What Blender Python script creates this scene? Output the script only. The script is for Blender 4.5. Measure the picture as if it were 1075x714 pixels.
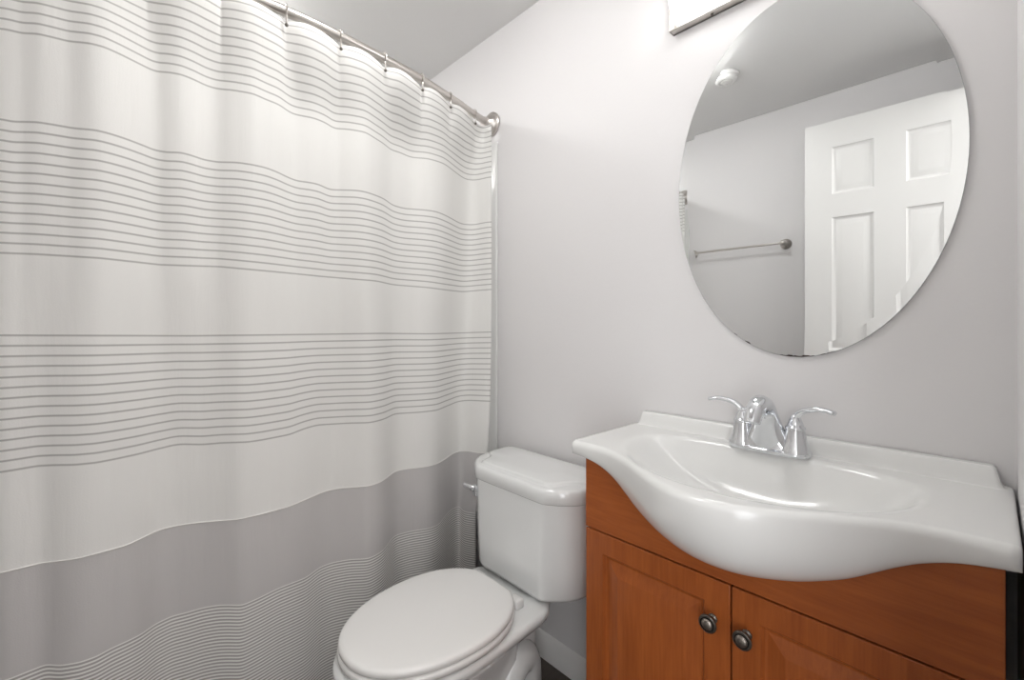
import bpy, bmesh, math, random
from math import sin, cos, pi, sqrt, radians
from mathutils import Vector, Matrix
random.seed(4)
for o in list(bpy.data.objects): bpy.data.objects.remove(o)
C = bpy.context.scene.collection
SC = bpy.context.scene

# ---------------------------------------------------------------- camera, light, exposure
W, HH = 1075, 714
F = 469.95; TH = 0.81886; HZ = 341.0; CX = 537.5
CAM_H, CAM_D = 1.115, 1.11
cam = bpy.data.cameras.new('camera'); co = bpy.data.objects.new('camera', cam); C.objects.link(co)
co.location = (0, -CAM_D, CAM_H); co.rotation_euler = (pi/2, 0, TH)
cam.sensor_width = 36; cam.sensor_fit = 'HORIZONTAL'; cam.lens = F/W*36
cam.shift_y = -(HH/2-HZ)/W; cam.clip_start = 0.005
SC.camera = co

world = bpy.data.worlds.new('world'); SC.world = world; world.use_nodes = True
bg = world.node_tree.nodes['Background']; bg.inputs[0].default_value = (0.95, 0.97, 1, 1); bg.inputs[1].default_value = 0.6

def area(name, loc, rot, sx, sy, power, col=(1, 1, 1)):
    l = bpy.data.lights.new(name, 'AREA'); l.shape = 'RECTANGLE'; l.size = sx; l.size_y = sy; l.energy = power; l.color = col
    o = bpy.data.objects.new(name, l); C.objects.link(o); o.location = loc; o.rotation_euler = rot
    return o
HALL_POWER = 6.0
HALL_SIDE_POWER = 3.7
VANITY_EMIT = 1.2
DOME_EMIT = 4.7
SHOWER_EMIT = 5.5
area('hall_top_fill', (0.75, -1.0, 2.17), (0, radians(38), 0), 0.7, 1.3, HALL_POWER, (1.0, 0.985, 0.96))  # unseen overhead fill, added in the hall to brighten the bathroom
area('hall_side_fill', (0.52, -1.95, 1.05), Vector((-.50, .86, -.02)).to_track_quat('-Z', 'Y').to_euler(), 0.7, 1.8, HALL_SIDE_POWER, (0.96, 0.98, 1.0))  # unseen cool fill, added to light vanity front, toilet and back wall

SC.view_settings.view_transform = 'Standard'; SC.view_settings.look = 'None'
SC.view_settings.gamma = 1; SC.view_settings.use_curve_mapping = False
SC.view_settings.exposure = 2.46

# ---------------------------------------------------------------- materials
def lin(c):
    return tuple((x/255/12.92 if x/255 <= .04045 else ((x/255+.055)/1.055)**2.4) for x in c)
def mat(name, rgb, rough=0.5, metal=0.0, coat=0.0, srgb=True, spec=0.5):
    m = bpy.data.materials.new(name); m.use_nodes = True
    b = m.node_tree.nodes['Principled BSDF']
    c = lin(rgb) if srgb else rgb
    b.inputs['Base Color'].default_value = (*c, 1); b.inputs['Roughness'].default_value = rough
    b.inputs['Metallic'].default_value = metal; b.inputs['Coat Weight'].default_value = coat
    b.inputs['Coat Roughness'].default_value = 0.05
    b.inputs['Specular IOR Level'].default_value = spec
    return m
class NT:
    def __init__(s, m): s.t = m.node_tree; s.n = s.t.nodes; s.l = s.t.links; s.b = s.n.get('Principled BSDF')
    def new(s, ty, **kw):
        n = s.n.new(ty)
        for k, v in kw.items(): setattr(n, k, v)
        return n
    def math(s, op, a, b=None, c=None):
        n = s.new('ShaderNodeMath', operation=op)
        for i, x in enumerate((a, b, c)):
            if x is None: continue
            if isinstance(x, (int, float)): n.inputs[i].default_value = x
            else: s.l.new(x, n.inputs[i])
        return n.outputs[0]
    def mix(s, f, a, b):
        n = s.new('ShaderNodeMix', data_type='RGBA')
        for i, x in ((0, f), (6, a), (7, b)):
            if isinstance(x, (int, float)): n.inputs[i].default_value = x
            elif isinstance(x, tuple): n.inputs[i].default_value = (*x, 1) if len(x) == 3 else x
            else: s.l.new(x, n.inputs[i])
        return n.outputs[2]
    def noise(s, scale, detail=3, vec=None, sc=(1, 1, 1), rough=.5):
        tc = s.new('ShaderNodeTexCoord'); mp = s.new('ShaderNodeMapping'); mp.inputs['Scale'].default_value = sc
        s.l.new(tc.outputs['Object'], mp.inputs[0])
        n = s.new('ShaderNodeTexNoise'); n.inputs['Scale'].default_value = scale; n.inputs['Detail'].default_value = detail
        n.inputs['Roughness'].default_value = rough
        s.l.new(mp.outputs[0], n.inputs['Vector']); return n.outputs[0]
    def bump(s, h, strength=.1, dist=.002):
        b = s.new('ShaderNodeBump'); b.inputs['Strength'].default_value = strength; b.inputs['Distance'].default_value = dist
        s.l.new(h, b.inputs['Height']); s.l.new(b.outputs[0], s.b.inputs['Normal'])

def wall_mat(name, rgb, strength=.25):
    m = mat(name, rgb, .55); n = NT(m)
    n.bump(n.noise(90, 4), strength, .001); return m
M_wall = wall_mat('pale_lavender_paint', (231, 229, 229))
M_ceil = wall_mat('ceiling_paint', (230, 229, 228))
M_white = mat('white_semigloss', (236, 235, 233), .35)
M_porc = mat('porcelain', (232, 233, 232), .12, coat=.5)
M_seat = mat('seat_plastic', (234, 233, 231), .22)
M_sink = mat('cultured_marble', (237, 237, 235), .2, coat=.3)
M_chrome = mat('chrome', (225, 227, 230), .06, 1)
M_nickel = mat('brushed_nickel', (206, 201, 196), .28, 1)
M_pewter = mat('antique_pewter', (112, 108, 102), .38, 1)
M_pewmid = mat('worn_pewter', (150, 142, 134), .4, 1)
M_pewdark = mat('pewter_recess', (40, 38, 36), .5, .8)
M_tub = mat('tub_acrylic', (232, 232, 230), .2)
M_black = mat('dark_gap', (16, 16, 17), .8)
M_mirror = mat('mirror_glass', (238, 240, 240), 0.0, 1)
M_chip = mat('corroded_silvering', (52, 36, 28), .7)
M_edge = mat('mirror_edge_glass', (150, 156, 154), .15)
M_water = mat('hose_braid', (170, 172, 175), .35, .7)

def wood_mat():
    m = mat('honey_stained_wood', (150, 78, 34), .42, coat=.08, spec=.3); n = NT(m)
    g1 = n.noise(7, 5, sc=(9, 9, .8), rough=.6)
    g2 = n.noise(26, 3, sc=(10, 10, .5))
    v = n.math('MULTIPLY_ADD', g2, .45, n.math('MULTIPLY', g1, .7))
    cr = n.new('ShaderNodeValToRGB'); e = cr.color_ramp.elements
    e[0].position = .30; e[0].color = (*lin((140, 69, 28)), 1); e[1].position = .80; e[1].color = (*lin((172, 94, 43)), 1)
    n.l.new(v, cr.inputs[0]); n.l.new(cr.outputs[0], n.b.inputs['Base Color'])
    n.bump(g2, .12, .0008); return m
M_wood = wood_mat()
def wood_h():
    m = mat('honey_stained_wood_cross_grain', (150, 78, 34), .42, coat=.08, spec=.3); n = NT(m)
    g1 = n.noise(7, 5, sc=(.9, 9, 9), rough=.6)
    g2 = n.noise(26, 3, sc=(.5, 10, 10))
    v = n.math('MULTIPLY_ADD', g2, .45, n.math('MULTIPLY', g1, .7))
    cr = n.new('ShaderNodeValToRGB'); e = cr.color_ramp.elements
    e[0].position = .30; e[0].color = (*lin((140, 69, 28)), 1); e[1].position = .80; e[1].color = (*lin((172, 94, 43)), 1)
    n.l.new(v, cr.inputs[0]); n.l.new(cr.outputs[0], n.b.inputs['Base Color'])
    n.bump(g2, .12, .0008); return m
M_woodh = wood_h()
def floor_mat():
    m = mat('dark_vinyl_plank', (80, 72, 66), .45); n = NT(m)
    tc = n.new('ShaderNodeTexCoord'); br = n.new('ShaderNodeTexBrick')
    mp = n.new('ShaderNodeMapping'); mp.inputs['Rotation'].default_value = (0, 0, pi/2); n.l.new(tc.outputs['Object'], mp.inputs[0])
    n.l.new(mp.outputs[0], br.inputs['Vector'])
    br.inputs['Scale'].default_value = 1; br.inputs['Brick Width'].default_value = .9; br.inputs['Row Height'].default_value = .15
    br.inputs['Mortar Size'].default_value = .0012; br.inputs['Color1'].default_value = (*lin((96, 86, 78)), 1)
    br.inputs['Color2'].default_value = (*lin((74, 66, 60)), 1); br.inputs['Mortar'].default_value = (*lin((30, 27, 25)), 1)
    g = n.noise(20, 5, sc=(8, .7, 1), rough=.65)
    c = n.mix(n.math('MULTIPLY', g, .75), br.outputs[0], lin((44, 38, 34)))
    n.l.new(c, n.b.inputs['Base Color']); n.bump(g, .15, .001); return m
M_floor = floor_mat()
def emit_mat():
    m = mat('lit_diffuser', (250, 250, 248), .4); b = m.node_tree.nodes['Principled BSDF']
    b.inputs['Emission Color'].default_value = (1, .993, .982, 1); b.inputs['Emission Strength'].default_value = VANITY_EMIT; return m
M_emit = emit_mat()

Z1B, Z2T, Z2B, Z3T, Z3B, ZH, ZG = 1.655, 1.489, 1.242, 1.083, .829, .646, .437
def curtain_mat():
    m = mat('striped_linen', (225, 223, 219), .85, spec=.2); n = NT(m)
    uv = n.new('ShaderNodeUVMap'); uv.uv_map = 'height'
    sp = n.new('ShaderNodeSeparateXYZ'); n.l.new(uv.outputs[0], sp.inputs[0]); v = n.math('MULTIPLY', sp.outputs[1], 2.0)
    def band(z0, z1, pitch, width):       # lines at z0 + k*pitch
        inb = n.math('MULTIPLY', n.math('GREATER_THAN', v, z0-pitch/2), n.math('LESS_THAN', v, z1+pitch/2))
        fr = n.math('FRACT', n.math('DIVIDE', n.math('ADD', n.math('SUBTRACT', v, z0), pitch*1000.5), pitch))
        d = n.math('ABSOLUTE', n.math('SUBTRACT', fr, .5))
        soft = n.new('ShaderNodeMapRange'); soft.inputs[1].default_value = width/pitch*.5+.05; soft.inputs[2].default_value = width/pitch*.5-.04
        n.l.new(d, soft.inputs[0])
        return n.math('MULTIPLY', inb, soft.outputs[0])
    s = n.math('MAXIMUM', n.math('MAXIMUM', band(Z1B, 1.90, .01915, .0034), band(Z2B, Z2T, .0190, .0034)), band(Z3B, Z3T, (Z3T-Z3B)/13, .0034))
    white = lin((231, 230, 227)); stripe = lin((180, 178, 175)); grey = lin((198, 195, 194)); pale = lin((234, 232, 229)); dk = lin((172, 169, 167))
    up = n.mix(s, white, stripe)
    fine = n.mix(band(-.2, ZG, (.0079), .0036), dk, pale)
    low = n.mix(n.math('LESS_THAN', v, ZG+.004), grey, fine)
    col = n.mix(n.math('GREATER_THAN', v, ZH), low, up)
    n.l.new(col, n.b.inputs['Base Color'])
    weave = n.noise(420, 2); wr = n.noise(9, 3, sc=(3, 3, .35)); 
    n.bump(n.math('MULTIPLY_ADD', weave, .12, wr), .5, .004)
    return m
M_curt = curtain_mat()

# ---------------------------------------------------------------- helpers
def obj(name, bm, m, parent=None, loc=None, smooth=40, rot=None):
    me = bpy.data.meshes.new(name)
    bmesh.ops.recalc_face_normals(bm, faces=bm.faces[:])
    bm.to_mesh(me); bm.free()
    me.materials.append(m)
    if smooth:
        for p in me.polygons: p.use_smooth = True
        me.set_sharp_from_angle(angle=radians(smooth))
    o = bpy.data.objects.new(name, me); C.objects.link(o)
    if parent: o.parent = parent
    if loc: o.location = loc
    if rot: o.rotation_euler = rot
    return o
def thing(name, label, cat, loc=(0, 0, 0), rot=(0, 0, 0), group=None):
    o = bpy.data.objects.new(name, None); C.objects.link(o); o.location = loc; o.rotation_euler = rot
    o.empty_display_size = .05
    return tag(o, label, cat, group)
def tag(o, label, cat, group=None):
    o['label'] = label; o['category'] = cat
    if group: o['group'] = group
    return o
def struct(o): o['kind'] = 'structure'; return o
def box(bm, x0, x1, y0, y1, z0, z1, bev=0, seg=2):
    r = bmesh.ops.create_cube(bm, size=1, matrix=Matrix.Translation(((x0+x1)/2, (y0+y1)/2, (z0+z1)/2)) @ Matrix.Diagonal((abs(x1-x0), abs(y1-y0), abs(z1-z0), 1)))
    if bev:
        es = {e for v in r['verts'] for e in v.link_edges}
        bmesh.ops.bevel(bm, geom=list(es), offset=bev, segments=seg, profile=.5, affect='EDGES', clamp_overlap=True)
def loft(bm, rings, closed=True, cap0=True, cap1=True):
    vs = [[bm.verts.new(p) for p in r] for r in rings]
    n = len(rings[0])
    for a, b in zip(vs, vs[1:]):
        for i in range(n if closed else n-1):
            j = (i+1) % n
            bm.faces.new((a[i], a[j], b[j], b[i]))
    if cap0: bm.faces.new(vs[0][::-1])
    if cap1: bm.faces.new(vs[-1])
    return vs
def lathe(bm, prof, seg=32, M=None):
    M = M or Matrix.Identity(4)
    rings = [[M @ Vector((max(r, 1e-5)*cos(2*pi*i/seg), max(r, 1e-5)*sin(2*pi*i/seg), z)) for i in range(seg)] for r, z in prof]
    loft(bm, rings)
def tube(bm, pts, rad, seg=16, flat=None, caps=True):
    pts = [Vector(p) for p in pts]; rings = []; up = Vector((0, 0, 1))
    prev = None
    for i, p in enumerate(pts):
        d = (pts[min(i+1, len(pts)-1)]-pts[max(i-1, 0)]).normalized()
        if prev is None:
            a = d.cross(up) if abs(d.dot(up)) < .95 else d.cross(Vector((0, 1, 0)))
        else: a = prev - d*prev.dot(d)
        a.normalize(); prev = a; b = d.cross(a)
        r = rad(i/(len(pts)-1)) if callable(rad) else rad
        ra, rb = r if isinstance(r, tuple) else (r, r)
        rings.append([p + a*ra*cos(2*pi*k/seg) + b*rb*sin(2*pi*k/seg) for k in range(seg)])
    loft(bm, rings, cap0=caps, cap1=caps)
def smooth_path(pts, n=8):
    P = [Vector(p) for p in pts]; out = []
    for i in range(len(P)-1):
        p0, p1, p2, p3 = P[max(i-1, 0)], P[i], P[i+1], P[min(i+2, len(P)-1)]
        for k in range(n):
            t = k/n
            out.append(.5*((2*p1)+(p2-p0)*t+(2*p0-5*p1+4*p2-p3)*t*t+(3*p1-p0-3*p2+p3)*t**3))
    return out+[P[-1]]
def paneled(bm, xs, zs, cells, th, prof):
    """slab front at y=0 (facing -y), back at y=th; cells get nested rings (inset, depth)"""
    cache = {}
    def V(x, y, z):
        k = (round(x, 5), round(y, 5), round(z, 5))
        if k not in cache: cache[k] = bm.verts.new(k)
        return cache[k]
    for i in range(len(xs)-1):
        for j in range(len(zs)-1):
            x0, x1, z0, z1 = xs[i], xs[i+1], zs[j], zs[j+1]
            if (i, j) in cells:
                pr = [V(x0, 0, z0), V(x1, 0, z0), V(x1, 0, z1), V(x0, 0, z1)]
                for ins, dep in prof:
                    q = [V(x0+ins, dep, z0+ins), V(x1-ins, dep, z0+ins), V(x1-ins, dep, z1-ins), V(x0+ins, dep, z1-ins)]
                    for k in range(4): bm.faces.new((pr[k], pr[(k+1) % 4], q[(k+1) % 4], q[k]))
                    pr = q
                bm.faces.new(pr)
            else: bm.faces.new((V(x0, 0, z0), V(x1, 0, z0), V(x1, 0, z1), V(x0, 0, z1)))
    X0, X1, Z0, Z1 = xs[0], xs[-1], zs[0], zs[-1]
    for i in range(len(xs)-1):
        bm.faces.new((V(xs[i], 0, Z0), V(xs[i+1], 0, Z0), V(xs[i+1], th, Z0), V(xs[i], th, Z0)))
        bm.faces.new((V(xs[i], 0, Z1), V(xs[i+1], 0, Z1), V(xs[i+1], th, Z1), V(xs[i], th, Z1)))
    for j in range(len(zs)-1):
        bm.faces.new((V(X0, 0, zs[j]), V(X0, 0, zs[j+1]), V(X0, th, zs[j+1]), V(X0, th, zs[j])))
        bm.faces.new((V(X1, 0, zs[j]), V(X1, 0, zs[j+1]), V(X1, th, zs[j+1]), V(X1, th, zs[j])))
    bm.faces.new([V(x, th, Z0) for x in xs]+[V(X1, th, z) for z in zs[1:]]+[V(x, th, Z1) for x in xs[::-1][1:]]+[V(X0, th, z) for z in zs[::-1][1:-1]])

# ---------------------------------------------------------------- room shell
XL, XR, YR, ZC = -2.07, .030, -1.475, 2.22
def wallbox(name, *a, m=M_wall, bev=0):
    bm = bmesh.new(); box(bm, *a, bev=bev); return struct(obj(name, bm, m, smooth=0))
wallbox('floor', XL-.1, 1.6, YR-.9, .9, -.05, 0, m=M_floor)
wallbox('ceiling', XL-.1, 1.6, YR-.9, .9, ZC, ZC+.05, m=M_ceil)
wallbox('wall_back', XL-.1, XR+.11, 0, .1, 0, ZC)
wallbox('wall_rear', XL-.1, XR+.11, YR-.1, YR, 0, ZC)
wallbox('wall_left', XL-.1, XL, YR, 0, 0, ZC)
DY0, DY1, DZ = -1.385, -.755, 2.045
bm = bmesh.new()
box(bm, XR, XR+.11, DY1, 0, 0, ZC); box(bm, XR, XR+.11, YR, DY0, 0, ZC); box(bm, XR, XR+.11, DY0, DY1, DZ, ZC)
struct(obj('wall_right', bm, M_wall, smooth=0))
bm = bmesh.new()     # casing on the room side and jamb
for (a, b) in ((DY1, DY1+.06), (DY0-.06, DY0)): box(bm, XR-.011, XR-.0005, a, b, 0, DZ+.06, .003)
box(bm, XR-.011, XR-.0005, DY0, DY1, DZ, DZ+.06, .003)
struct(obj('trim_1', bm, M_white))
wallbox('wall_hall', 1.45, 1.5, YR-.9, .9, 0, ZC)
wallbox('wall_hall_near', XR+.11, 1.45, .3, .35, 0, ZC)
wallbox('wall_hall_far', XR+.11, 1.45, YR-.85, YR-.8, 0, ZC)

def baseboard(name, x0, x1, y, sgn):
    bm = bmesh.new(); pr = [(0, 0), (.013, 0), (.013, .062), (.010, .066), (.009, .074), (.004, .080), (0, .083)]
    loft(bm, [[(x, y-sgn*a, z) for a, z in pr] for x in (x0, x1)])
    return struct(obj(name, bm, M_white))
baseboard('baseboard_back', -1.26, XR-.002, -.0005, 1)
baseboard('baseboard_rear', -1.26, XR-.002, YR+.0005, -1)

# surround panels: the pale strip beside the curtain
bm = bmesh.new()
box(bm, XL+.006, -1.262, -.012, -.0008, .38, 1.80, .003); box(bm, XL+.0008, XL+.012, YR+.013, -.013, .38, 1.80, .003); box(bm, XL+.006, -1.262, YR+.0008, YR+.012, .38, 1.80, .003)
o = obj('shower_surround', bm, M_tub); tag(o, 'white shower wall panels, edge showing as pale strip behind the curtain', 'shower surround')
bm = bmesh.new()
def rr(x0, x1, y0, y1, r, z, n=6):
    out = []
    for cx, cy, a in ((x1-r, y1-r, 0), (x0+r, y1-r, 90), (x0+r, y0+r, 180), (x1-r, y0+r, 270)):
        for k in range(n+1):
            t = radians(a+90*k/n); out.append((cx+r*cos(t), cy+r*sin(t), z))
    return out
tx0, tx1, ty0, ty1 = XL+.013, -1.375, YR+.013, -.013
loft(bm, [rr(tx0, tx1, ty0, ty1, .008, 0), rr(tx0, tx1, ty0, ty1, .008, .375), rr(tx0+.008, tx1-.008, ty0+.008, ty1-.008, .008, .379),
          rr(tx0+.07, tx1-.07, ty0+.08, ty1-.08, .10, .379), rr(tx0+.08, tx1-.08, ty0+.09, ty1-.09, .10, .365), rr(tx0+.12, tx1-.12, ty0+.16, ty1-.14, .12, .10), rr(tx0+.16, tx1-.16, ty0+.20, ty1-.18, .12, .07)])
o = obj('bathtub', bm, M_tub); tag(o, 'white bathtub hidden behind the striped shower curtain', 'bathtub')

# ---------------------------------------------------------------- shower rod
RX = [(-0.004, -1.300), (-.106, -1.276), (-.2, -1.247), (-.291, -1.225), (-.37, -1.206), (-.453, -1.192), (-.54, -1.182), (-.63, -1.174), (-.7375, -1.170)]
def rodx(y):
    y = -abs(y) if y > -.7375 else -(1.475+y)
    y = min(y, -.004)
    for (a, xa), (b, xb) in zip(RX, RX[1:]):
        if b <= y <= a: t = (y-a)/(b-a); return xa+(xb-xa)*t
    return RX[-1][1]
ZR = 1.876
pts = [(x, y, ZR) for y, x in RX] + [(x, -1.475-y, ZR) for y, x in RX[:-1][::-1]]
rod = thing('shower_rod', 'curved brushed nickel shower curtain rod mounted high between the walls', 'curtain rod', (-1.3, -.7375, ZR))
def local(o, par): o.parent = par; o.matrix_parent_inverse = Matrix.Translation(par.location).inverted() if par.rotation_euler[2] == 0 else par.matrix_basis.inverted(); return o
bm = bmesh.new(); tube(bm, smooth_path(pts, 6), .0125, 20)
local(obj('tube', bm, M_nickel), rod)
for yy, s in ((-.0015, -1), (-1.4735, 1)):
    bm = bmesh.new()
    Mx = Matrix.Translation((-1.297, yy, ZR)) @ Matrix.Rotation(radians(90 if s < 0 else -90), 4, 'X')
    lathe(bm, [(0, 0), (.045, 0), (.045, .007), (.041, .011), (.037, .012), (.034, .017), (.027, .024), (.019, .032), (.019, .042), (.0, .042)], 40, Mx)
    local(obj('flange', bm, M_nickel), rod)

# ---------------------------------------------------------------- shower curtain (folds follow a real draped cross-section)
def ray(px, py):
    u = (px-CX)/F; v = (HZ-py)/F
    return u*cos(TH)-sin(TH), u*sin(TH)+cos(TH), v
def T(off, sc, pts): return [(off[0]+a/sc, off[1]+b/sc) for a, b in pts]
S = 5.95
s1b = T((0, 0), S, [(0, 180), (60, 190), (140, 210), (235, 213), (330, 235), (430, 260), (560, 272), (650, 295), (750, 340), (850, 390), (950, 440), (1000, 452)]) + \
      T((170, 30), S, [(30, 273), (120, 288), (200, 320), (270, 355), (340, 377), (450, 387), (570, 408), (650, 445), (730, 475), (800, 527), (840, 540), (950, 560), (1010, 585)]) + \
      T((340, 80), S, [(5, 287), (60, 328), (150, 332), (260, 350), (320, 390), (380, 425), (410, 460), (470, 475), (540, 508), (650, 515), (750, 545), (830, 608), (880, 645), (930, 651), (980, 645), (1030, 630), (1060, 630)])
s2t = T((0, 110), S, [(0, 90), (80, 107), (235, 110), (330, 125), (460, 148), (600, 160), (680, 180), (780, 212), (880, 250), (960, 283), (1010, 293)]) + \
      T((170, 120), S, [(20, 238), (120, 240), (190, 260), (260, 285), (350, 300), (470, 302), (560, 315), (650, 335), (720, 362), (780, 393), (840, 417), (930, 428), (990, 442), (1030, 465)]) + \
      T((340, 170), S, [(15, 168), (40, 175), (200, 178), (260, 188), (330, 212), (390, 238), (415, 268), (500, 292), (620, 300), (700, 310), (760, 335), (820, 368), (850, 388), (930, 395), (1030, 375), (1060, 376)])
s3b = T((0, 470), S, [(0, 153), (120, 133), (235, 113), (330, 108), (470, 106), (600, 93), (720, 70), (860, 40), (1000, 3)]) + \
      T((170, 430), S, [(15, 236), (60, 223), (120, 215), (250, 218), (380, 207), (530, 203), (620, 190), (800, 155), (870, 125), (950, 100), (1000, 93)]) + \
      T((340, 400), S, [(0, 272), (150, 263), (290, 260), (370, 240), (410, 222), (430, 205), (600, 195), (715, 182), (745, 163), (790, 148), (830, 128), (900, 120), (1060, 127)])
s2b = [(0, 265.5), (40, 267), (105, 271), (168, 278), (231, 280), (300, 286.5), (340, 290.5), (395, 295), (412, 299), (450, 302), (467, 304.4), (486, 306.5), (502, 305), (520, 303.6)]
s3t = [(0, 352), (200, 352.6), (320, 351.2), (400, 350), (450, 350.5), (520, 348.5)]
hem = T((0, 594), S, [(0, 48), (200, 0), (250, -14)]) + T((0, 470), S, [(370, 710), (480, 695), (600, 665), (780, 615), (870, 575), (950, 535)]) + \
      T((170, 520), S, [(0, 213), (100, 190), (250, 170), (470, 153), (600, 125), (800, 70), (950, 5)]) + \
      T((340, 400), S, [(0, 692), (100, 672), (280, 658), (350, 635), (410, 595), (425, 570), (500, 552), (620, 540), (700, 522), (750, 495), (800, 455), (850, 438), (920, 438), (970, 450), (1060, 453)])
gb = [(0, 717)] + T((0, 594), S, [(60, 714), (150, 678), (290, 622), (380, 630), (500, 610), (600, 575), (700, 520), (800, 475), (880, 435), (970, 370)]) + \
     T((170, 520), S, [(60, 762), (160, 737), (258, 708), (350, 692), (420, 690), (500, 694), (600, 650), (730, 585), (900, 520)]) + \
     T((330, 500), S, [(0, 600), (30, 575), (110, 545), (220, 525), (340, 520), (400, 490), (450, 455), (470, 400), (500, 375), (600, 348), (720, 330), (790, 305), (820, 235), (870, 208), (940, 190), (990, 225), (1115, 238)])
def interp(P, x):
    if x <= P[0][0]: return P[0][1]
    for (a, ya), (b, yb) in zip(P, P[1:]):
        if a <= x <= b: return ya+(yb-ya)*(x-a)/(b-a) if b > a else yb
    return P[-1][1]
def smoothed(P, sig=3.6):
    P = sorted(P)
    xs = [i*1.0 for i in range(0, 521)]; ys = [interp(P, x) for x in xs]; out = []
    for i in range(len(xs)):
        s = w = 0
        for k in range(-10, 11):
            j = min(max(i+k, 0), len(xs)-1); g = math.exp(-k*k/(2*sig*sig)); s += ys[j]*g; w += g
        out.append((xs[i], s/w))
    return out
L1, L2, L2B, L3T, L3, LH, LG = map(smoothed, (s1b, s2t, s2b, s3t, s3b, hem, gb))
def sstep(t): t = min(max(t, 0), 1); return t*t*(3-2*t)
cols = [i*2.0 for i in range(0, 259)]
tu = [(c, (Z1B-CAM_H)/ray(c, interp(L1, c))[2]) for c in cols]
tl = []
for c in cols:
    a = (ZH-CAM_H)/ray(c, interp(LH, c))[2]; b = (ZG-CAM_H)/ray(c, interp(LG, c))[2]
    tl.append((c, .6*a+.4*b))
def sm(P, sig):
    out = []
    for i in range(len(P)):
        s = w = 0
        for k in range(-12, 13):
            j = min(max(i+k, 0), len(P)-1); g = math.exp(-k*k/(2*sig*sig)); s += P[j][1]*g; w += g
        out.append((P[i][0], s/w))
    return out
tu = sm(tu, 2.0); tl = sm(tl, 3.0)
RINGS = [299.5, 356.5, 403, 442, 471.5, 497.5]
RINGALL = [155, 232] + RINGS
def shift(px, row): return px + (row-517.5)*sstep((px-468)/49.5)
columns = []
NJ = 12
for c, in [(x,) for x in cols]:
    a = interp(tu, c); b = interp(tl, c); prof = []
    def P(px, py, t): r = ray(px, py); return Vector((r[0]*t, r[1]*t-CAM_D, CAM_H+r[2]*t))
    def tz(z): w = sstep((Z1B-z)/(Z1B-ZH)); return a*(1-w)+b*w
    p1 = P(c, interp(L1, c), a); p2 = P(c, interp(L2, c), tz(Z2T)); p2b = P(c, interp(L2B, c), tz(Z2B)); p3t = P(shift(c, 517.2), interp(L3T, c), tz(Z3T)); p3 = P(shift(c, 516.2), interp(L3, c), tz(Z3B))
    p4 = P(shift(c, 513.4), interp(LH, c), b); p5 = P(shift(c, 501), interp(LG, c), b)
    # top: follows the rod, in front of it between rings and under it at the rings
    r = ray(c, 100); ty = a
    for _ in range(20):
        y = r[1]*ty-CAM_D; ty = rodx(y)/r[0]
    k = 1.0
    for R0, R1 in zip(RINGALL, RINGALL[1:]):
        if R0 <= c <= R1: k = abs(sin(pi*(c-R0)/(R1-R0)))**.8
    if c < RINGALL[0]: k = abs(sin(pi*(c+20)/175))
    if c > RINGALL[-1]: k = 0
    y = r[1]*ty-CAM_D
    xt = rodx(y) + .022*k - .006; tt = xt/r[0]
    if c > 497: tt = tt*(1-(c-497)/20.5) + (a)*(c-497)/20.5
    ztop = 1.853 + .006*k
    yt = r[1]*tt-CAM_D
    p0 = Vector((r[0]*tt, min(yt, -.012), ztop))
    columns.append((p0, p1, p2, p2b, p3t, p3, p4, p5))
# beyond the left edge of the view the cloth carries on to the rear wall
first = columns[0]; ext = []
yend = -1.455; n = 26
for i in range(n, 0, -1):
    f = i/n; q = []
    for j, p in enumerate(first):
        y = p.y+(yend-p.y)*f
        x = p.x + (.014*sin(f*19))*min(1, f*4) - .06*f*f*(1 if j else 1)
        q.append(Vector((x, y, p.z+(([1.86, Z1B, Z2T, Z2B, Z3T, Z3B, ZH, ZG][j])-p.z)*min(1, f*3))))
    ext.append(q)
columns = ext+columns
VK = [None, Z1B, Z2T, Z2B, Z3T, Z3B, ZH, ZG]
bm = bmesh.new(); uvl = bm.loops.layers.uv.new('height'); grid = []; vv = {}
for ci, q in enumerate(columns):
    col = []
    pts = []
    for j in range(7):
        a, b = q[j], q[j+1]; va = (Z1B+(q[0].z-q[1].z)) if j == 0 else VK[j]; vb = VK[j+1]
        m = (10, 6, 8, 6, 8, 7, 7)[j]
        for k in range(m):
            f = k/m
            g = sstep(f) if j == 0 else f
            p = Vector((a.x+(b.x-a.x)*g, a.y+(b.y-a.y)*g, a.z+(b.z-a.z)*f)); pts.append((p, va+(vb-va)*f))
    last = q[7]; pts.append((last.copy(), ZG))
    for k in range(1, 9):
        z = last.z-(last.z-.045)*k/8; pts.append((Vector((last.x, last.y, z)), ZG-(last.z-z)))
    for p, v in pts:
        # keep the cloth off the back wall and panels
        p.y = min(p.y, -.016)
        w = bm.verts.new(p); vv[w] = v; col.append(w)
    grid.append(col)
for a, b in zip(grid, grid[1:]):
    for i in range(len(a)-1):
        f = bm.faces.new((a[i], a[i+1], b[i+1], b[i]))
        for lp in f.loops: lp[uvl].uv = (lp.vert.co.y, vv[lp.vert]/2.0)
cur = obj('shower_curtain', bm, M_curt, smooth=180)
sol = cur.modifiers.new('cloth', 'SOLIDIFY'); sol.thickness = .0012; sol.offset = -1
tag(cur, 'off-white shower curtain with thin grey stripes and wide grey lower band', 'shower curtain')
# stitched hem cord where the white cloth meets the grey band
bm = bmesh.new(); tube(bm, [q[6]+Vector((.0013, 0, .0012)) for q in columns], .0016, 6)
hemo = obj('hem_seam', bm, mat('hem_thread', (232, 230, 226), .8)); hemo.parent = cur

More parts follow.
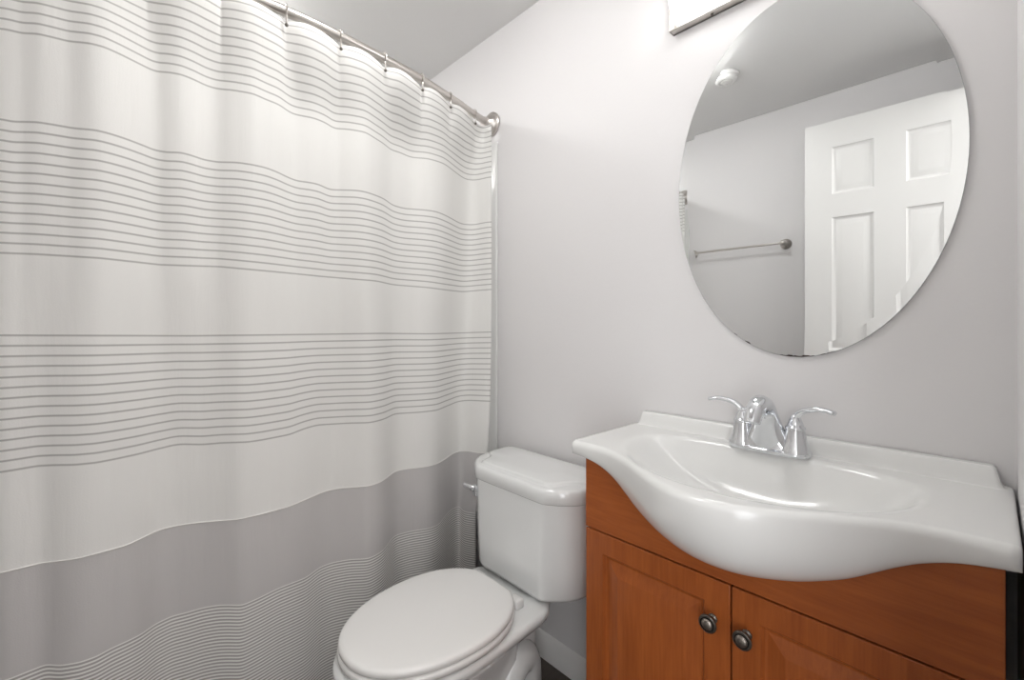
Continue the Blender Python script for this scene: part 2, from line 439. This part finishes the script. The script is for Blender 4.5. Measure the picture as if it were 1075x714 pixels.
# rings
def ring_at(px, idx):
    r = ray(px, 100); ty = 1.5
    for _ in range(30):
        y = r[1]*ty-CAM_D; ty = rodx(y)/r[0]
    y = r[1]*ty-CAM_D; x = rodx(y)
    names = ['leftmost curtain hook on the rod, just below the top of the picture', 'second curtain hook from the left on the curved rod', 'third curtain hook from the left on the curved rod',
             'fourth curtain hook from the left on the curved rod', 'fifth curtain hook from the left, where the cloth dips', 'rightmost curtain hook on the rod, beside the wall flange']
    t = thing('curtain_hook', names[idx], 'curtain hook', (x, y, ZR), (0, 0, 0), 'metal hooks holding the shower curtain')
    bm = bmesh.new(); P = []
    for k in range(15):
        a = radians(200-k*18); P.append((.0155*cos(a)+.001, 0, .0165*sin(a)))
    P += [(.013, -.001, -.014), (.013, -.001, -.024), (.010, 0, -.032), (.003, 0, -.036)]
    tube(bm, smooth_path([(p[0]-.001, p[1], p[2]) for p in P], 3), .0021, 8)
    obj('hook_wire', bm, M_nickel, t)
    bm = bmesh.new(); bmesh.ops.create_uvsphere(bm, u_segments=16, v_segments=10, radius=.0042, matrix=Matrix.Translation((.010, 0, -.037)))
    obj('ball_end', bm, M_pewter, t)
    return t
for i, px in enumerate(RINGS): ring_at(px, i)

# ---------------------------------------------------------------- toilet
XT = -.932
toi = thing('toilet', 'white two-piece toilet with closed lid between shower curtain and wooden vanity', 'toilet', (XT, -.02, 0))
def tl_obj(name, bm, m, **k):
    o = obj(name, bm, m, **k); o.parent = toi; o.matrix_parent_inverse = Matrix.Translation(toi.location).inverted(); return o
half = [(0, -.262), (.08, -.262), (.13, -.261), (.153, -.256), (.166, -.245), (.174, -.228), (.180, -.205), (.190, -.185), (.205, -.170), (.222, -.158), (.232, -.145), (.236, -.125), (.237, -.08), (.237, -.035), (.234, -.026), (.225, -.022), (.1, -.022), (0, -.022)]
def refine(h, n=3):
    P = smooth_path([(a, b, 0) for a, b in h], n); return [(max(p.x, 0), p.y) for p in P]
H2 = refine([(0, -.262), (.08, -.262), (.125, -.2615), (.140, -.259), (.156, -.250), (.176, -.236), (.196, -.217), (.212, -.193), (.222, -.165), (.228, -.13), (.231, -.08), (.231, -.035), (.228, -.026), (.219, -.022), (.1, -.022), (0, -.022)])
def plan(h, z, sx=1, sy=1, cy=-.14, ins=0, dx=0):
    full = h + [(-a, b) for a, b in h[::-1][1:-1]]
    out = []
    n = len(full)
    for i, (a, b) in enumerate(full):
        p0 = full[(i-1) % n]; p1 = full[(i+1) % n]; tx, ty = p1[0]-p0[0], p1[1]-p0[1]; L = sqrt(tx*tx+ty*ty) or 1
        nx, ny = -ty/L, tx/L     # inward
        out.append((XT+dx+a*sx+nx*ins, cy+(b-cy)*sy+ny*ins, z))
    return out
bm = bmesh.new()
def tk(z, f, ins=0): return plan(H2, z, f, .93+.07*f-.02, -.10, ins)
loft(bm, [tk(.383, .875, .014), tk(.387, .885, .006), tk(.400, .895, .0), tk(.47, .92, .0), tk(.56, .94, 0), tk(.655, .958, .0)])
tl_obj('tank', bm, M_porc, smooth=50)
bm = bmesh.new()
inner = refine([(0, -.240), (.08, -.240), (.125, -.239), (.143, -.232), (.152, -.216), (.158, -.196), (.170, -.176), (.187, -.162), (.205, -.148), (.211, -.130), (.212, -.08), (.212, -.060), (.205, -.050), (.19, -.047), (.1, -.047), (0, -.047)], 3)
def toN(h, z, N=120, ox=0, oy=0):
    full = [(a, b) for a, b in h]+[(-a, b) for a, b in h[::-1][1:-1]]
    # resample by angle-free arc length so outlines of different size still pair up
    L = [0]
    for p, q in zip(full, full[1:]+full[:1]): L.append(L[-1]+sqrt((p[0]-q[0])**2+(p[1]-q[1])**2))
    out = []; k = 0; full.append(full[0])
    for i in range(N):
        t = L[-1]*i/N
        while L[k+1] < t: k += 1
        f = (t-L[k])/(L[k+1]-L[k]+1e-9)
        x = full[k][0]+(full[k+1][0]-full[k][0])*f; y = full[k][1]+(full[k+1][1]-full[k][1])*f
        out.append((XT+x*(1-ox/.231), -.14+(y+.14)*(1-oy/.12), z))
    return out
loft(bm, [toN(H2, .647, ox=.004, oy=.004), toN(H2, .651), toN(H2, .672), toN(H2, .680, ox=.0015, oy=.0015), toN(H2, .6855, ox=.005, oy=.005), toN(H2, .6872, ox=.010, oy=.010),
          toN(inner, .6880, ox=-.006, oy=-.005), toN(inner, .6885, ox=-.002, oy=-.002), toN(inner, .6925, ox=.001, oy=.001), toN(inner, .6955, ox=.006, oy=.005), toN(inner, .6965, ox=.014, oy=.012), toN(inner, .6970, ox=.12, oy=.06)])
tl_obj('tank_lid', bm, M_porc, smooth=60)
def egg(z, dx=0, hw=.165, yf=-.722, yb=-.312, n=20, yc=-.49, grow=0, e=2.2, back=.195):
    pts = []
    hw += grow
    for k in range(n+1):     # front, from tip to the widest
        a = pi/2*(1-k/n); y = yc-(yc-yf+grow)*sin(a); pts.append((hw*cos(a)**.92 if k else 0, y))
    Lb = back; ymax = yb+grow
    for k in range(1, n+1):
        y = yc+(ymax-yc)*k/n; w = hw*max(0, 1-((y-yc)/(Lb+grow))**e)**(1/e); pts.append((w, y))
    w = pts[-1][0]
    pts += [(w*.9, ymax+.004), (w*.5, ymax+.006), (0, ymax+.006)]
    full = pts+[(-a, b) for a, b in pts[::-1][1:-1]]
    return [(XT+dx-.002+a, b, z) for a, b in full]
def esc(r, f):   # scale ring about its centre
    cx = sum(p[0] for p in r)/len(r); cy = sum(p[1] for p in r)/len(r); return [(cx+(p[0]-cx)*f, cy+(p[1]-cy)*f, p[2]) for p in r]
bm = bmesh.new()
loft(bm, [egg(.3985), egg(.400, grow=.002), egg(.408, grow=.003), egg(.4125, grow=.001), egg(.4150, grow=-.003), egg(.4162, grow=-.010), egg(.4172, grow=-.03), egg(.4178, grow=-.07)])
tl_obj('lid', bm, M_seat, smooth=60)
bm = bmesh.new()
loft(bm, [egg(.380, grow=0), egg(.382, grow=.004), egg(.392, grow=.005), egg(.396, grow=.003), egg(.3975, grow=-.003)])
tl_obj('seat', bm, M_seat, smooth=60)
for s in (-1, 1):
    bm = bmesh.new(); box(bm, XT+s*.078-.019, XT+s*.078+.019, -.312, -.283, .373, .398, .006, 3)
    tl_obj('hinge', bm, M_seat)
def bowl(z, hw, yf, yb, yc=-.49, e=2.0, p=1.0, wb=None):
    pts = []; n = 18; wb = hw if wb is None else wb
    for k in range(n+1):
        a = pi/2*(1-k/n); pts.append((hw*cos(a)**.9 if k else 0, yc-(yc-yf)*sin(a)))
    for k in range(1, n+1):
        t = k/n; y = yc+(yb-yc)*t; w = hw+(wb-hw)*(sstep(t*1.4)*.25+.75*sstep((t-.52)/.2)); pts.append((w, y))
    pts[-1] = (pts[-1][0]-.012, yb); pts.append((pts[-1][0]*.5, yb)); pts.append((0, yb))
    full = pts+[(-a, b) for a, b in pts[::-1][1:-1]]
    return [(XT+a, b, z) for a, b in full]
bm = bmesh.new()
loft(bm, [bowl(0, .112, -.60, -.17, -.42, wb=.075), bowl(.012, .112, -.60, -.17, -.42, wb=.075), bowl(.03, .100, -.585, -.18, -.42, wb=.066), bowl(.10, .086, -.56, -.19, -.42, wb=.058), bowl(.18, .084, -.575, -.19, -.43, wb=.056),
          bowl(.25, .100, -.63, -.19, -.45, wb=.058), bowl(.30, .120, -.68, -.185, -.47, wb=.062), bowl(.328, .135, -.705, -.17, -.48, wb=.070), bowl(.340, .150, -.722, -.07, -.49, wb=.085), bowl(.346, .160, -.733, -.055, -.49, wb=.095), bowl(.362, .165, -.738, -.05, -.49, wb=.10), bowl(.370, .163, -.735, -.052, -.49, wb=.098), bowl(.3745, .155, -.726, -.06, -.49, wb=.092)])
tl_obj('bowl', bm, M_porc, smooth=60)
for s in (-1, 1):
    bm = bmesh.new()
    P = smooth_path([(XT+s*.058, -.50, .12), (XT+s*.066, -.42, .10), (XT+s*.070, -.35, .14), (XT+s*.066, -.29, .21), (XT+s*.056, -.24, .20), (XT+s*.050, -.215, .12), (XT+s*.050, -.21, .03), (XT+s*.05, -.21, .005)], 6)
    tube(bm, P, lambda t: (.020+.018*sin(pi*min(t*1.1, 1)), .030+.012*sin(pi*t)), 18)
    tl_obj('trapway', bm, M_porc)
    bm = bmesh.new(); lathe(bm, [(0, 0), (.016, 0), (.016, .006), (.011, .017), (0, .021)], 20, Matrix.Translation((XT+s*.112, -.31, .002)))
    tl_obj('bolt_cap', bm, M_porc)
# flush lever on the left end of the tank front
bm = bmesh.new()
LX = XT-.148
box(bm, LX-.011, LX+.010, -.2600, -.2450, .590, .624, .004, 3)
tube(bm, smooth_path([(LX-.001, -.258, .612), (LX-.010, -.264, .615), (LX-.024, -.268, .617), (LX-.038, -.268, .618)], 5), lambda t: (.0060-.001*t, .0095-.0025*t), 14)
lv = tl_obj('flush_lever', bm, M_chrome); lv['label'] = 'chrome flush lever on the tank'

# ---------------------------------------------------------------- vanity cabinet
CX0, CX1, YF = -.631, .013, -.290
XV = -.313
def bump_y(d): return (.5+.5*cos(pi*min(abs(d)/.305, 1)))**1.1
def yf(x): return -.302-.128*bump_y(x-XV)
SIL = [(0, 1), (.05, .972), (.1, .885), (.135, .785), (.17, .645), (.2, .475), (.225, .325), (.25, .20), (.28, .095), (.31, .035), (.335, .006), (.36, 0), (.45, 0)]
def zsil(x):
    d = abs(x-XV)
    for i in range(len(SIL)-1):
        if d <= SIL[i+1][0]: break
    x0, g0 = SIL[i]; x1, g1 = SIL[i+1]; h = x1-x0
    def slope(k):
        if k <= 0 or k >= len(SIL)-1: return 0
        return (SIL[k+1][1]-SIL[k-1][1])/(SIL[k+1][0]-SIL[k-1][0])
    t = (d-x0)/h; m0, m1 = slope(i)*h, slope(i+1)*h
    g = (2*t**3-3*t*t+1)*g0+(t**3-2*t*t+t)*m0+(-2*t**3+3*t*t)*g1+(t**3-t*t)*m1
    return .8155-.1135*max(g, 0)
van = thing('vanity_cabinet', 'honey-brown wooden vanity cabinet with two raised-panel doors under the sink', 'bathroom cabinet', ((CX0+CX1)/2, -.15, 0))
def va_obj(name, bm, m, par=van, **k):
    o = obj(name, bm, m, **k); o.parent = par; o.matrix_parent_inverse = Matrix.Translation(van.location).inverted(); return o
bm = bmesh.new()
ZT = .8135
box(bm, CX0, CX0+.016, -.272, -.004, .0, ZT, .001); box(bm, CX1-.016, CX1, -.272, -.004, 0, ZT, .001)
box(bm, CX0+.016, CX1-.016, -.27, -.006, .09, .106); box(bm, CX0+.016, CX1-.016, -.012, -.004, .1, ZT)
box(bm, CX0+.016, CX1-.016, -.225, -.21, 0, .09)
box(bm, CX0+.016, CX1-.016, -.272, -.258, .64, .668)
box(bm, -.330, -.296, -.272, -.258, .1, .64)
va_obj('carcass', bm, M_wood)
# false front with its top cut to the sink's curve
bm = bmesh.new(); N = 72; fr = []; bk = []
for i in range(N+1):
    x = CX0+.001+(CX1-CX0-.002)*i/N; z = min(zsil(x)+.004, .813); fr.append((x, z))
fv = [bm.verts.new((x, YF, z)) for x, z in fr]; fb = [bm.verts.new((x, YF, .6585)) for x, z in fr]
bv = [bm.verts.new((x, YF+.017, z)) for x, z in fr]; bb = [bm.verts.new((x, YF+.017, .6585)) for x, z in fr]
for i in range(N):
    for q in ((fb[i], fb[i+1], fv[i+1], fv[i]), (bb[i], bv[i], bv[i+1], bb[i+1]), (fv[i], fv[i+1], bv[i+1], bv[i]), (fb[i], bb[i], bb[i+1], fb[i+1])): bm.faces.new(q)
bm.faces.new((fb[0], fv[0], bv[0], bb[0])); bm.faces.new((fb[-1], bb[-1], bv[-1], fv[-1]))
va_obj('front_panel', bm, M_woodh)
XM = -.3125
def vdoor(x0, x1, kx):
    bm = bmesh.new(); z0, z1 = .105, .6545
    e = .003; st = .046
    # slab with eased outer edge
    xs = [x0, x0+st, x1-st, x1]; zs = [z0, z0+st, z1-st, z1]
    paneled(bm, xs, zs, {(1, 1)}, .017, [(.002, .004), (.005, .0075), (.010, .0085), (.036, .0015), (.0375, .0010)])
    bmesh.ops.translate(bm, verts=bm.verts[:], vec=(0, YF, 0))
    d = va_obj('door', bm, M_wood, smooth=20)
    bv = d.modifiers.new('ease', 'BEVEL'); bv.width = .0015; bv.segments = 2; bv.limit_method = 'ANGLE'; bv.angle_limit = radians(60)
    bm = bmesh.new(); Mx = Matrix.Translation((kx, YF+.0002, .583)) @ Matrix.Rotation(pi/2, 4, 'X')
    lathe(bm, [(0, 0), (.0085, 0), (.0085, .003), (.006, .005), (.0055, .012), (.008, .016), (.014, .0185), (.0158, .021), (.0158, .0235), (.0140, .0255), (.0120, .0255), (0, .0252)], 36, Mx)
    k = va_obj('knob', bm, M_pewter); k['label'] = 'round antique pewter knob'; k.parent = d; k.matrix_parent_inverse = Matrix.Identity(4)
    bm = bmesh.new(); lathe(bm, [(.0118, .0250), (.0118, .0262), (.0106, .0262), (.0104, .0250)], 32, Mx)
    k2 = va_obj('knob_groove', bm, M_pewdark); k2.parent = d; k2.matrix_parent_inverse = Matrix.Identity(4)
    bm = bmesh.new(); lathe(bm, [(.0100, .0250), (.0092, .0268), (.006, .0285), (.0001, .0292)], 32, Mx)
    k2 = va_obj('knob_centre', bm, M_pewmid); k2.parent = d; k2.matrix_parent_inverse = Matrix.Identity(4)
    return d
vdoor(CX0+.001, XM-.0015, -.344); vdoor(XM+.0015, CX1-.001, -.286)

# ---------------------------------------------------------------- vanity top with integral basin
VX0, VX1, ZD = -.668, .0265, .847
def basin(x, y):
    dx = abs((x+.322)/.252); yc = -.165
    if y > yc: dy = (y-yc)/.097; e = 2.9
    else: dy = (yc-y)/.212; e = 2.0
    k = sstep((yc-y)/.10+.5); e = 2.9*(1-k)+2.0*k
    r = (dx**e+dy**e)**(1/e)
    if r >= 1.3: return 0
    x_ = .105*(1-r**2.4); s_ = .005
    return s_*math.log(1+math.exp(min(x_/s_, 60)))
def backs(y, x):
    # low backsplash curb, ends rounded down
    e = min(x-VX0-.012, VX1-.012-x); k = sstep(e/.012+.1) if e < .012 else 1
    if y > -.020: return .033*k
    if y > -.034: return .033*k*(1-sstep((-.020-y)/.014))
    return 0
bm = bmesh.new(); NX, NY = 230, 90; cols_ = []
xs = [VX0, VX0+.0015, VX0+.004, VX0+.009]+[VX0+.009+(VX1-VX0-.018)*i/NX for i in range(1, NX)]+[VX1-.009, VX1-.004, VX1-.0015, VX1]
for x in xs:
    e = min(x-VX0, VX1-x); drop = .006*(1-sqrt(max(0, 1-(1-min(e/.009, 1))**2)))
    Y = yf(x)+.010*(1-min(e/.009, 1))**2; prof = []
    ztop = ZD
    ys = [-.003-(abs(Y)-.003-.012)*j/NY for j in range(NY+1)]
    ys = sorted(set(ys+[-.018, -.021, -.024, -.027, -.030, -.033]), reverse=True)
    for y in ys: prof.append((y, ZD+backs(y, x)-basin(x, y)-drop))
    zs_ = zsil(x); R = .012
    for k in range(1, 7):
        a = radians(90*k/6); prof.append((Y+R-R*sin(a), ZD-drop-R+R*cos(a)))
    zl = ZD-drop-R; yb = YF-.0015
    for k in range(1, 15):
        a = radians(90*k/14); prof.append((yb+(Y-yb)*cos(a)**.85 if k < 14 else yb, zl-(zl-zs_)*sin(a)))
    # underside back towards the wall
    for k in range(1, 13):
        f = k/12; y = yb+(-.003-yb)*f
        prof.append((y, min(.8155+(zs_-.8155)*max(0, 1-f*6)*0+0, .8155) if zs_ > .813 else min(.8155, zs_-.01+(.03*0) if f < .9 else .8155)))
    cols_.append([bm.verts.new((x, y, z)) for y, z in prof])
n = len(cols_[0])
assert all(len(c) == n for c in cols_), [len(c) for c in cols_]
for a, b in zip(cols_, cols_[1:]):
    for i in range(n):
        j = (i+1) % n; bm.faces.new((a[i], a[j], b[j], b[i]))
bm.faces.new(cols_[0]); bm.faces.new(cols_[-1][::-1])
top = obj('sink_countertop', bm, M_sink, smooth=55)
tag(top, 'glossy white one-piece sink top with bowed front and oval basin on wooden cabinet', 'sink')
bm = bmesh.new(); lathe(bm, [(0, .0), (.022, .0), (.022, .002), (.017, .004), (.015, .001), (0, .001)], 32, Matrix.Translation((-.322, -.165, ZD-basin(-.322, -.165)+.0002)))
dr = obj('drain', bm, M_chrome); dr.parent = top

# ---------------------------------------------------------------- faucet
FX, FY = -.324, -.060
fa = thing('faucet', 'chrome two-handle faucet on the back of the white sink top', 'faucet', (FX, FY, ZD))
def el(cx, cy, z, rx, ry, n=36, tilt=0, e=2.0):
    out = []
    for i in range(n):
        a = 2*pi*i/n; ca, sa = cos(a), sin(a)
        x = rx*math.copysign(abs(ca)**(2/e), ca); y = ry*math.copysign(abs(sa)**(2/e), sa)
        out.append((cx+x, cy+y*cos(tilt), z+y*sin(tilt)))
    return out
bm = bmesh.new()
loft(bm, [el(0, 0, 0, .078, .028, e=2.6), el(0, 0, .004, .079, .029, e=2.6), el(0, 0, .008, .077, .0275, e=2.6), el(0, 0, .010, .072, .023, e=2.6)])
obj('base_plate', bm, M_chrome, fa, smooth=60)
bm = bmesh.new()   # swept spout: broad foot rising to a rounded head that leans forward
loft(bm, [el(0, 0, .008, .060, .0245, e=2.4), el(0, 0, .014, .054, .024), el(0, -.001, .026, .046, .0235), el(0, -.003, .042, .0365, .023), el(0, -.006, .060, .0285, .022, tilt=.12), el(0, -.011, .077, .0230, .0210, tilt=.30),
          el(0, -.019, .091, .0206, .0205, tilt=.60), el(0, -.032, .101, .0200, .0200, tilt=.95), el(0, -.048, .105, .0195, .0190, tilt=1.35), el(0, -.064, .102, .0188, .0182, tilt=1.75),
          el(0, -.079, .094, .0176, .0170, tilt=2.15), el(0, -.090, .082, .0162, .0157, tilt=2.5), el(0, -.095, .073, .0150, .0145, tilt=2.75), el(0, -.0955, .0725, .0125, .0120, tilt=2.75)])
obj('spout', bm, M_chrome, fa, smooth=60)
for s in (-1, 1):
    bm = bmesh.new(); lathe(bm, [(0, .006), (.0285, .006), (.0285, .010), (.026, .016), (.0225, .026), (.0195, .038), (.0178, .050), (.0172, .054), (0, .054)], 32, Matrix.Translation((s*.0508, 0, 0)))
    hb = obj('handle_body', bm, M_chrome, fa)
    bm = bmesh.new(); lathe(bm, [(0, .0545), (.0182, .0545), (.0188, .057), (.0182, .0595), (.0155, .0610), (.0140, .066), (.0110, .075), (.0080, .082), (.004, .0855), (0, .086)], 32, Matrix.Translation((s*.0508, 0, 0)))
    P = smooth_path([(s*.050, 0, .074), (s*.056, -.001, .085), (s*.068, -.003, .0945), (s*.085, -.006, .100), (s*.103, -.009, .101), (s*.121, -.012, .097)], 6)
    tube(bm, P, lambda t: (.0075+.0035*t-(.004 if t > .97 else 0), .0072-.0030*t), 14)
    obj('lever_handle', bm, M_chrome, fa, smooth=60)

# ---------------------------------------------------------------- mirror
MX, MZ, MA, MB = -.287, 1.440, .2625, .394
mir = thing('mirror', 'large frameless oval mirror on the wall above the faucet', 'mirror', (MX, -.001, MZ))
def er(a, b, y, n=160): return [(a*cos(2*pi*i/n), y, b*sin(2*pi*i/n)) for i in range(n)]
BW = .022
bm = bmesh.new(); loft(bm, [er(MA-BW, MB-BW, -.0056), er(MA-.0004, MB-.0004, -.0053)], cap0=True, cap1=False)
obj('bevelled_glass', bm, M_mirror, mir, smooth=0)
bm = bmesh.new(); loft(bm, [er(MA-.0004, MB-.0004, -.0049), er(MA, MB, -.0045), er(MA, MB, -.0005), er(MA-.01, MB-.01, -.0002)], cap0=False, cap1=True)
obj('glass_edge', bm, M_edge, mir)
def chip(a0, a1, depth):
    bm = bmesh.new(); n = 22; top_ = []; bot = []
    for i in range(n+1):
        a = radians(a0+(a1-a0)*i/n); d = depth*(.35+.65*random.random())*sin(pi*i/n)**.5+.0003
        top_.append((( MA-d)*cos(a), -.00575, (MB-d)*sin(a))); bot.append(((MA-.0002)*cos(a), -.0053, (MB-.0002)*sin(a)))
    tv = [bm.verts.new(p) for p in top_]; bv = [bm.verts.new(p) for p in bot]
    for i in range(n): bm.faces.new((tv[i], tv[i+1], bv[i+1], bv[i]))
    obj('silvering_chip', bm, M_chip, mir, smooth=0)
chip(263, 278, .0042); chip(247, 250, .003); chip(241, 243, .0015); chip(278, 286, .0014)

# ---------------------------------------------------------------- vanity light
lx0, lx1, lz0, lz1 = -.567, -.003, 1.870, 2.003
vl = thing('vanity_light', 'chrome framed bar light with glowing white curved diffuser above the mirror', 'wall light', ((lx0+lx1)/2, 0, lz0))
def vlo(name, bm, m, **k):
    o = obj(name, bm, m, **k); o.parent = vl; o.matrix_parent_inverse = Matrix.Translation(vl.location).inverted(); return o
bm = bmesh.new()
box(bm, lx0, lx1, -.026, -.001, lz0, lz0+.006, .001); box(bm, lx0, lx1, -.026, -.001, lz1-.006, lz1, .001)
box(bm, lx0, lx0+.004, -.026, -.001, lz0, lz1, .001); box(bm, lx1-.004, lx1, -.026, -.001, lz0, lz1, .001)
box(bm, lx0, lx1, -.006, -.001, lz0, lz1)
box(bm, lx0, lx0+.021, -.027, -.022, lz0, lz1, .0008); box(bm, lx1-.021, lx1, -.027, -.022, lz0, lz1, .0008)
vlo('frame', bm, M_nickel)
bm = bmesh.new(); R_ = []
for x in (lx0+.021, lx1-.021):
    R_.append([(x, -.024, lz0+.0065)]+[(x, -.024-.046*sin(pi*k/24), (lz0+lz1)/2-(lz1-lz0-.014)/2*cos(pi*k/24)) for k in range(1, 24)]+[(x, -.024, lz1-.0065)])
loft(bm, R_); vlo('diffuser', bm, M_emit, smooth=60)
for sx in (lx0+.105, lx1-.105):
    bm = bmesh.new(); bmesh.ops.create_cone(bm, cap_ends=True, segments=14, radius1=.0035, radius2=.003, depth=.003, matrix=Matrix.Translation((sx, -.013, lz0-.0012)))
    vlo('screw', bm, M_pewter)

# ---------------------------------------------------------------- things seen in the mirror
# open six-panel door folded back in front of the rear wall
dr = thing('panel_door', 'open white six-panel door standing against the rear wall, seen in the mirror', 'door', (.015, -1.356, 0), (0, 0, pi+radians(-1.2)))
bm = bmesh.new()
W0 = .607
xs = [0, .104, .252, .355, .503, W0]; zs = [.012, .235, .80, .965, 1.597, 1.702, 1.912, 2.03]
paneled(bm, xs, zs, {(i, j) for i in (1, 3) for j in (1, 3, 5)}, .034, [(.003, .003), (.009, .0075), (.014, .009), (.034, .0035), (.038, .003)])
bmesh.ops.translate(bm, verts=bm.verts[:], vec=(0, -.017, 0))
obj('door_leaf', bm, M_white, dr, smooth=25)
for z in (.25, 1.05, 1.8):
    bm = bmesh.new(); tube(bm, [(-.006, -.018, z-.04), (-.006, -.018, z+.04)], .005, 12); obj('hinge', bm, M_nickel, dr)

tb = thing('towel_bar', 'thin brushed nickel towel bar on the rear wall, seen in the mirror', 'towel bar', (-.950, YR+.001, 1.525))
bm = bmesh.new(); tube(bm, [(-.235, .052, 0), (.235, .052, 0)], .0055, 16); obj('bar', bm, M_nickel, tb)
for s in (-1, 1):
    bm = bmesh.new(); Mx = Matrix.Translation((s*.240, 0, 0)) @ Matrix.Rotation(-pi/2, 4, 'X')
    lathe(bm, [(0, 0), (.026, 0), (.026, .005), (.022, .009), (.013, .014), (.009, .022), (.009, .038), (.013, .043), (.0155, .052), (.013, .061), (.006, .066), (0, .067)], 28, Mx)
    obj('post', bm, M_nickel, tb)
sd = thing('smoke_detector', 'small round white detector on the ceiling, seen at the mirror edge', 'smoke detector', (-.80, -.95, ZC))
bm = bmesh.new(); lathe(bm, [(0, -.001), (.052, -.001), (.052, -.012), (.047, -.016), (0, -.016)], 40); obj('mounting_ring', bm, M_white, sd)
bm = bmesh.new(); lathe(bm, [(.044, -.0155), (.044, -.026), (.038, -.032), (.030, -.033), (.028, -.030), (.022, -.030), (.020, -.034), (.010, -.035), (0, -.035)], 40); obj('vented_cover', bm, M_white, sd)

# unseen glowing domes, added on the ceiling to brighten room and tub side
def dome(name, label, x, y, rad, strength):
    cl = thing(name, label, 'ceiling lamp', (x, y, ZC))
    bm = bmesh.new(); lathe(bm, [(0, -.001), (rad+.013, -.001), (rad+.013, -.018), (rad+.006, -.022), (0, -.022)], 48); obj('base', bm, M_nickel, cl)
    md = mat('lit_dome', (250, 250, 248), .4); b = md.node_tree.nodes['Principled BSDF']
    b.inputs['Emission Color'].default_value = (1, .993, .982, 1); b.inputs['Emission Strength'].default_value = strength
    bm = bmesh.new(); lathe(bm, [(rad, -.0225)]+[(rad*cos(radians(a)), -.0225-.06*sin(radians(a))) for a in range(10, 91, 10)], 48); obj('glass_dome', bm, md, cl)
dome('added_fill_dome', 'added round white fill dome on the ceiling over the toilet and vanity, above the picture', -.86, -.64, .12, DOME_EMIT)
dome('added_fill_dome', 'added round white fill dome on the ceiling over the bathtub behind the curtain', -1.72, -.85, .13, SHOWER_EMIT)
